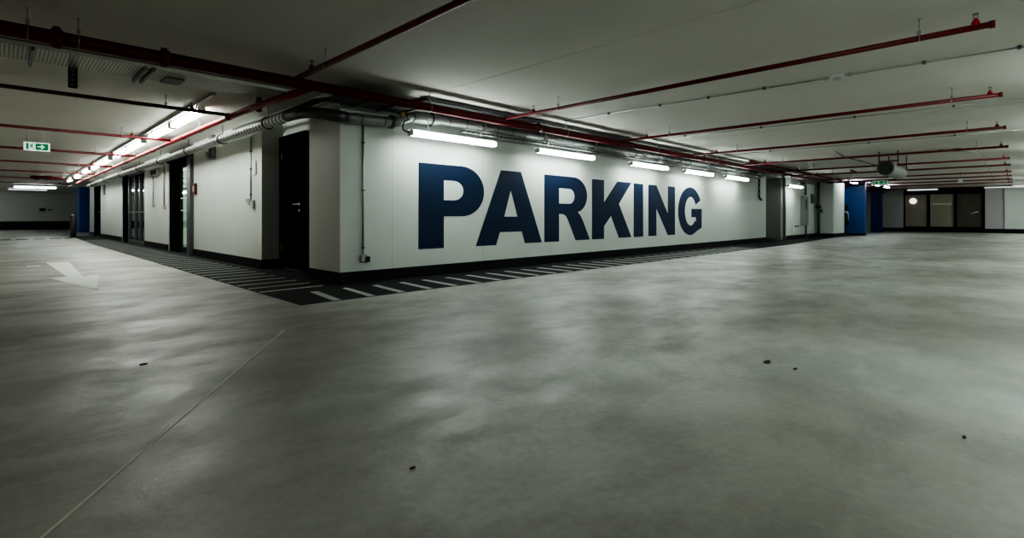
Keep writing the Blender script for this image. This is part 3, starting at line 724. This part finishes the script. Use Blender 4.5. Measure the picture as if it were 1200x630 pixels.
for s in (-1, 1): box(b, 6.715, 6.755, 1.42 + s * .12 - .02, 1.42 + s * .12 + .02, 2.435, CZ)
link('conduit_coupler', b, M['plastic'], sd)
js = thing('junction_box', 'small grey ceiling junction with crossing arms between far pipes', 'junction box', (15.9, .95, 2.44))
b = BM(); box(b, 15.85, 16.0, .85, 1.0, 2.40, 2.465); link('box', b, M['framegrey'], js, .006)
b = BM(); cyl(b, (15.5, 1.2, 2.42), (16.6, .7, 2.42), .012, 8); cyl(b, (15.9, 1.0, 2.43), (15.9, 3.2, 2.43), .012, 8); link('arms', b, M['framegrey'], js)
hb = thing('hanging_sensor', 'small white box hanging between far pipes above the right window', 'sensor', (24, 1.2, 2.3))
b = BM(); box(b, 23.9, 23.98, 1.25, 1.36, 2.06, 2.2); link('box', b, M['white'], hb, .01)
b = BM(); cyl(b, (23.95, 1.3, 2.22), (23.95, 1.3, CZ), .01, 8); link('rod', b, M['zinc'], hb)

# jet fan
jf = thing('jet_fan', 'large grey jet fan with dark round mouth hanging over the right lane', 'fan', (16, 2.15, 2.05))
fc = (15.0, 2.17, 2.03)
b = BM(); prof = [(.12, 0), (.160, .0), (.172, .06), (.172, 2.1), (.16, 2.16), (.12, 2.16)]
lathe(b, prof, fc, (1, 0, 0), 32); link('casing', b, M['cabgrey'], jf)
b = BM(); ring(b, fc, (1, 0, 0), .155, .020, 32, 8); link('inlet_ring', b, M['ductdark'], jf)
b = BM(); lathe(b, [(.148, 0), (.148, .004)], (14.99, 2.17, 2.03), (1, 0, 0), 32); link('mouth', b, M['black'], jf)
b = BM()
for i in range(8):
    a_ = i * PI / 4; c_, s_ = math.cos(a_), math.sin(a_)
    v = [(14.975, fc[1] + c_ * .05 - s_ * .02, fc[2] + s_ * .05 + c_ * .02), (14.955, fc[1] + c_ * .135 - s_ * .06, fc[2] + s_ * .135 + c_ * .06), (14.98, fc[1] + c_ * .135 + s_ * .04, fc[2] + s_ * .135 - c_ * .04), (14.985, fc[1] + c_ * .05 + s_ * .02, fc[2] + s_ * .05 - c_ * .02)]
    b.faces.new([b.verts.new(q) for q in v])
link('blades', b, M['cable'], jf)
b = BM(); lathe(b, [(.055, 0), (.05, -.03), (.02, -.05)], (14.985, 2.17, 2.03), (1, 0, 0), 20); link('hub', b, M['cable'], jf)
b = BM()
for x in (15.4, 16.8):
    for y in (1.98, 2.36): box(b, x, x + .05, y - .01, y + .01, 2.08, CZ)
    box(b, x, x + .05, 1.97, 2.37, 2.21, 2.24)
link('mounting_frame', b, M['red_dark'], jf)
b = BM(); sweep(b, [(14.9, 2.36, 2.1), (14.6, 2.6, 2.2), (14.5, 2.9, 2.3), (14.5, 3.1, CZ)], .01, 8); link('power_cable', b, M['cable'], jf)

# ------------------------------------------------------------------ exit signs
ex = thing('exit_sign', 'green and white running man exit sign hanging over the left lane', 'exit sign', (.49, 13.3, 2.2))
X0, X1, YS, ZA, ZB = .315, .685, 13.3, 2.115, 2.275
link('sign_box', bx(X0, X1, YS, YS + .04, ZA, ZB), M['signwhite'], ex, .003)
def flat(pts, name, m, th=.002, lift=0.0):
    b = BM(); plate(b, pts, (X0, YS - .0005 - lift, ZA), (1, 0, 0), (0, 0, 1), th); return link(name, b, m, ex)
flat([(.035, .02), (.068, .02), (.068, .14), (.035, .14)], 'pictogram_door', M['green'])
flat([(.165, .02), (.345, .02), (.345, .14), (.165, .14)], 'arrow_panel', M['green'])
b = BM()
plate(b, [(.19, .072), (.255, .072), (.235, .052), (.25, .038), (.30, .08), (.25, .122), (.235, .108), (.255, .088), (.19, .088)], (X0, YS - .0035, ZA), (1, 0, 0), (0, 0, 1), .002)
link('arrow', b, M['signwhite'], ex)
b = BM(); o_ = (X0, YS - .0035, ZA)
plate(b, arc(.125, .128, .009, .009, 0, 360, 12)[:-1], o_, (1, 0, 0), (0, 0, 1), .002)
plate(b, [(.10, .115), (.118, .118), (.128, .105), (.142, .10), (.142, .093), (.122, .096), (.116, .080), (.132, .066), (.122, .035), (.113, .037), (.118, .062), (.10, .072), (.088, .052), (.075, .052), (.078, .060), (.092, .076), (.102, .10), (.092, .098), (.082, .088), (.077, .093), (.088, .108)], o_, (1, 0, 0), (0, 0, 1), .002)
link('running_figure', b, M['green'], ex)
b = BM()
for x in (X0 + .05, X1 - .05): cyl(b, (x, YS + .02, ZB), (x, YS + .02, CZ), .004, 6)
link('hanging_rod', b, M['zinc'], ex)
e2 = thing('exit_sign', 'small white exit sign with green symbols hanging below the jet fan', 'exit sign', (22, 3.35, 2.05))
b = BM(); box(b, 22.0, 22.05, 3.12, 3.56, 1.98, 2.14); link('sign_box', b, M['white'], e2, .004)
b = BM()
for (a, c) in ((3.50, 3.53), (3.40, 3.47), (3.24, 3.36), (3.15, 3.21)): box(b, 21.996, 22.0, a, c, 2.035, 2.12)
box(b, 21.996, 22.0, 3.14, 3.54, 1.99, 2.005)
link('symbols', b, M['green'], e2)
b = BM()
for y in (3.2, 3.48): cyl(b, (22.02, y, 2.16), (22.02, y, CZ), .006, 6)
link('hanging_rod', b, M['zinc'], e2)

# ------------------------------------------------------------------ wall fittings
def socket_run(name, label, x, y, z_top, z_box, face, size=.09):
    """vertical conduit with a socket at its lower end; face 'Y' = wall looking -Y, 'X' = wall looking -X"""
    t = thing(name, label, 'conduit', (x, y, z_box))
    if face == 'Y':
        c0, cb_ = (x, y - .015), (x - size / 2, x + size / 2, y - .05, y)
    else:
        c0, cb_ = (x - .015, y), (x - .05, x, y - size / 2, y + size / 2)
    b = BM(); cyl(b, (*c0, z_box), (*c0, z_top), .011, 10); link('conduit', b, M['zinc'], t)
    b = BM()
    for z in (z_box + .12, (z_box + z_top) / 2, z_top - .25):
        box(b, c0[0] - .017, c0[0] + .017, c0[1] - .017, c0[1] + .017, z, z + .02)
    link('clip', b, M['framegrey'], t)
    b = BM(); box(b, *cb_, z_box - .05, z_box + .04); link('socket_box', b, M['plastic'], t, .006)
    return t
t = socket_run('socket_conduit', 'grey conduit ending in a low black socket near the building corner', 3.31, 6.0, 2.05, .32, 'Y')
b = BM(); box(b, 3.325, 3.385, 5.94, 5.952, .265, .335); box(b, 3.325, 3.385, 5.95, 6.0, .265, .335); link('socket_face', b, M['black'], t)
t = socket_run('switch_conduit', 'grey conduit with twin switches at hand height left of the black door', 3.0, 9.17, 2.2, 1.10, 'X', .10)
b = BM(); box(b, 2.955, 3.0, 9.26, 9.36, 1.10, 1.16); box(b, 2.955, 3.0, 9.0, 9.1, 1.0, 1.13); link('switch_box', b, M['plastic'], t, .005)
b = BM(); box(b, 2.975, 2.999, 8.92, 9.08, 1.55, 1.78); o = link('thermostat_box', b, M['white'], bevel=.004); tag(o, 'small white plate on the wall beside the switch conduit', 'wall plate')
b = BM(); box(b, 2.93, 2.999, 11.2, 11.42, 2.0, CZ); box(b, 2.87, 2.93, 11.22, 11.4, 2.0, 2.13)
o = link('wall_bracket', b, M['framegrey'], bevel=.004); tag(o, 'grey steel bracket on the wall under the spiral duct', 'bracket')
fa = thing('fire_alarm_button', 'red fire alarm call point beside the glazed door post', 'fire alarm', (2.95, 12.65, 1.45))
b = BM(); box(b, 2.955, 2.999, 12.55, 12.76, 1.34, 1.58); link('case', b, M['red_dark'], fa, .008)
b = BM(); box(b, 2.949, 2.955, 12.60, 12.70, 1.40, 1.52); link('button', b, M['plastic'], fa, .002)
eb = thing('electrical_box', 'pale electrical box with round dials high on the wall between glazed openings', 'electrical box', (2.95, 16.7, 2.1))
b = BM(); box(b, 2.92, 2.999, 16.1, 17.2, 1.96, 2.14); link('case', b, M['plastic'], eb, .01)
for y in (16.3, 16.65):
    b = BM(); lathe(b, [(.07, 0), (.07, .03), (.05, .04)], (2.92, y, 2.05), (-1, 0, 0), 18); link('dial', b, M['cable'], eb)
b = BM(); cyl(b, (2.97, 16.85, 1.2), (2.97, 16.85, 1.98), .014, 8); sweep(b, [(2.965, 15.5, 2.4), (2.965, 15.5, 1.15)], .02, 8); link('conduit', b, M['zinc'], eb)
b = BM(); box(b, 2.94, 2.999, 16.79, 16.91, 1.12, 1.2); box(b, 2.94, 2.999, 15.42, 15.58, 1.05, 1.15); link('switch_box', b, M['plastic'], eb, .005)
b = BM(); box(b, 2.975, 2.999, 26.1, 26.6, 1.75, 2.15); o = link('notice_plate', b, M['cable'], bevel=.004); tag(o, 'small dark notice plate on the far left white wall', 'sign')
b = BM(); box(b, 2.9, 2.999, 28.1, 28.9, 2.17, 2.25); o = link('door_lamp', b, M['white'], bevel=.01); tag(o, 'slim white fitting over the far black door', 'lamp')
b = BM(); box(b, 1.85, 2.15, 45.94, 45.999, 1.24, 1.42); box(b, 2.25, 2.5, 45.97, 45.999, 1.29, 1.35); o = link('wall_fitting', b, M['base'], bevel=.01); tag(o, 'small dark fitting on the far grey wall', 'wall fitting')

# right stretch
cc = thing('chain_conduit', 'dark cable drop with clips at the right end of the lettered wall', 'cable', (17.75, 5.97, 1.5))
b = BM(); sweep(b, [(17.72, 5.9, 2.3), (17.72, 5.95, 2.2), (17.72, 5.97, 2.1), (17.72, 5.97, 1.5), (17.95, 5.97, 1.42)], .028, 8); link('cable', b, M['cable'], cc)
b = BM()
for z in (1.6, 1.78, 1.95): box(b, 17.66, 17.80, 5.94, 5.999, z, z + .04)
link('clip', b, M['zinc'], cc)
ca = thing('wall_cabinet', 'tall narrow grey cabinet on the wall with pipes above and below', 'cabinet', (22.9, 5.9, .5))
b = BM(); box(b, 22.45, 23.1, 5.88, 5.999, .5, 1.68); link('case', b, M['cabgrey'], ca, .01)
b = BM(); box(b, 22.7, 22.85, 5.872, 5.88, 1.15, 1.55); link('window_strip', b, M['cable'], ca)
b = BM(); sweep(b, [(22.75, 5.9, 1.72), (22.75, 5.9, 2.1), (22.7, 5.9, 2.16), (22.3, 5.9, 2.18)], .04, 10); cyl(b, (22.8, 5.9, .5), (22.8, 5.9, .02), .04, 10)
lathe(b, [(.09, 0), (.09, .04)], (22.8, 5.9, 0), seg=14); link('pipe', b, M['framegrey'], ca)
b = BM(); box(b, 23.85, 24.3, 5.96, 5.999, 1.42, 1.80); o = link('notice_plate', b, M['framegrey'], bevel=.005); tag(o, 'small grey notice plate high on the wall right of the cabinet', 'sign')
vg = thing('wall_vent', 'small vent grille low on the wall left of the cabinet', 'vent', (21.7, 5.98, .5))
b = BM(); box(b, 21.5, 22.1, 5.965, 5.999, .28, .52); link('frame', b, M['white'], vg)
b = BM(); box(b, 21.52, 22.08, 5.955, 5.966, .46, .52); link('slot', b, M['framegrey'], vg)
dp = thing('down_pipe', 'dark vertical pipe with a valve left of the white pillar', 'pipe', (24.5, 5.9, 0))
b = BM(); cyl(b, (24.48, 5.86, 0), (24.48, 5.86, 2.35), .055, 12); link('pipe', b, M['framegrey'], dp)
b = BM(); lathe(b, [(.07, 0), (.11, .04), (.11, .12), (.07, .16)], (24.48, 5.86, 1.2), seg=14); cyl(b, (24.48, 5.86, 1.1), (24.40, 5.75, 1.1), .03, 8)
lathe(b, [(.08, 0), (.08, .02)], (24.40, 5.75, 1.1), (-.4, -.85, 0), 14); link('valve', b, M['cable'], dp)
fe = thing('fire_extinguisher', 'dark fire extinguisher hanging at the left edge of the blue wall', 'fire extinguisher', (27.4, 5.5, .6))
b = BM(); lathe(b, [(.08, 0), (.09, .03), (.09, .45), (.05, .53), (.03, .56)], (27.48, 5.45, .5), seg=18); link('cylinder', b, M['black'], fe)
b = BM(); sweep(b, [(27.48, 5.45, 1.06), (27.42, 5.36, 1.02), (27.4, 5.34, .7)], .014, 8); box(b, 27.46, 27.5, 5.38, 5.50, 1.06, 1.10); link('hose', b, M['chrome'], fe)
b = BM(); box(b, 27.52, 27.6, 5.40, 5.62, 1.2, 1.42); o = link('alarm_box', b, M['black'], bevel=.01); tag(o, 'black box mounted above the fire extinguisher on the blue wall', 'box')

# ------------------------------------------------------------------ world, camera, look
w = bpy.data.worlds.new('world'); sc.world = w; w.use_nodes = True
w.node_tree.nodes['Background'].inputs[0].default_value = (.5, .55, .52, 1); w.node_tree.nodes['Background'].inputs[1].default_value = 0.0
cam = bpy.data.cameras.new('camera'); co = bpy.data.objects.new('camera', cam); col.objects.link(co)
co.location = (0, 0, .85); co.rotation_euler = (PI / 2, 0, math.radians(44.66 - 90))
cam.sensor_fit = 'HORIZONTAL'; cam.sensor_width = 36; cam.lens = 593 / 1200 * 36; cam.shift_y = -(315 - 254) / 1200; cam.clip_start = .05; cam.clip_end = 200
sc.camera = co
sc.view_settings.view_transform = 'AgX'
try: sc.view_settings.look = 'AgX - High Contrast'
except Exception: pass
sc.view_settings.exposure = 0.62
sc.cycles.use_denoising = True
sc.cycles.max_bounces = 8; sc.cycles.diffuse_bounces = 5; sc.cycles.glossy_bounces = 4
sc.cycles.sample_clamp_indirect = 6
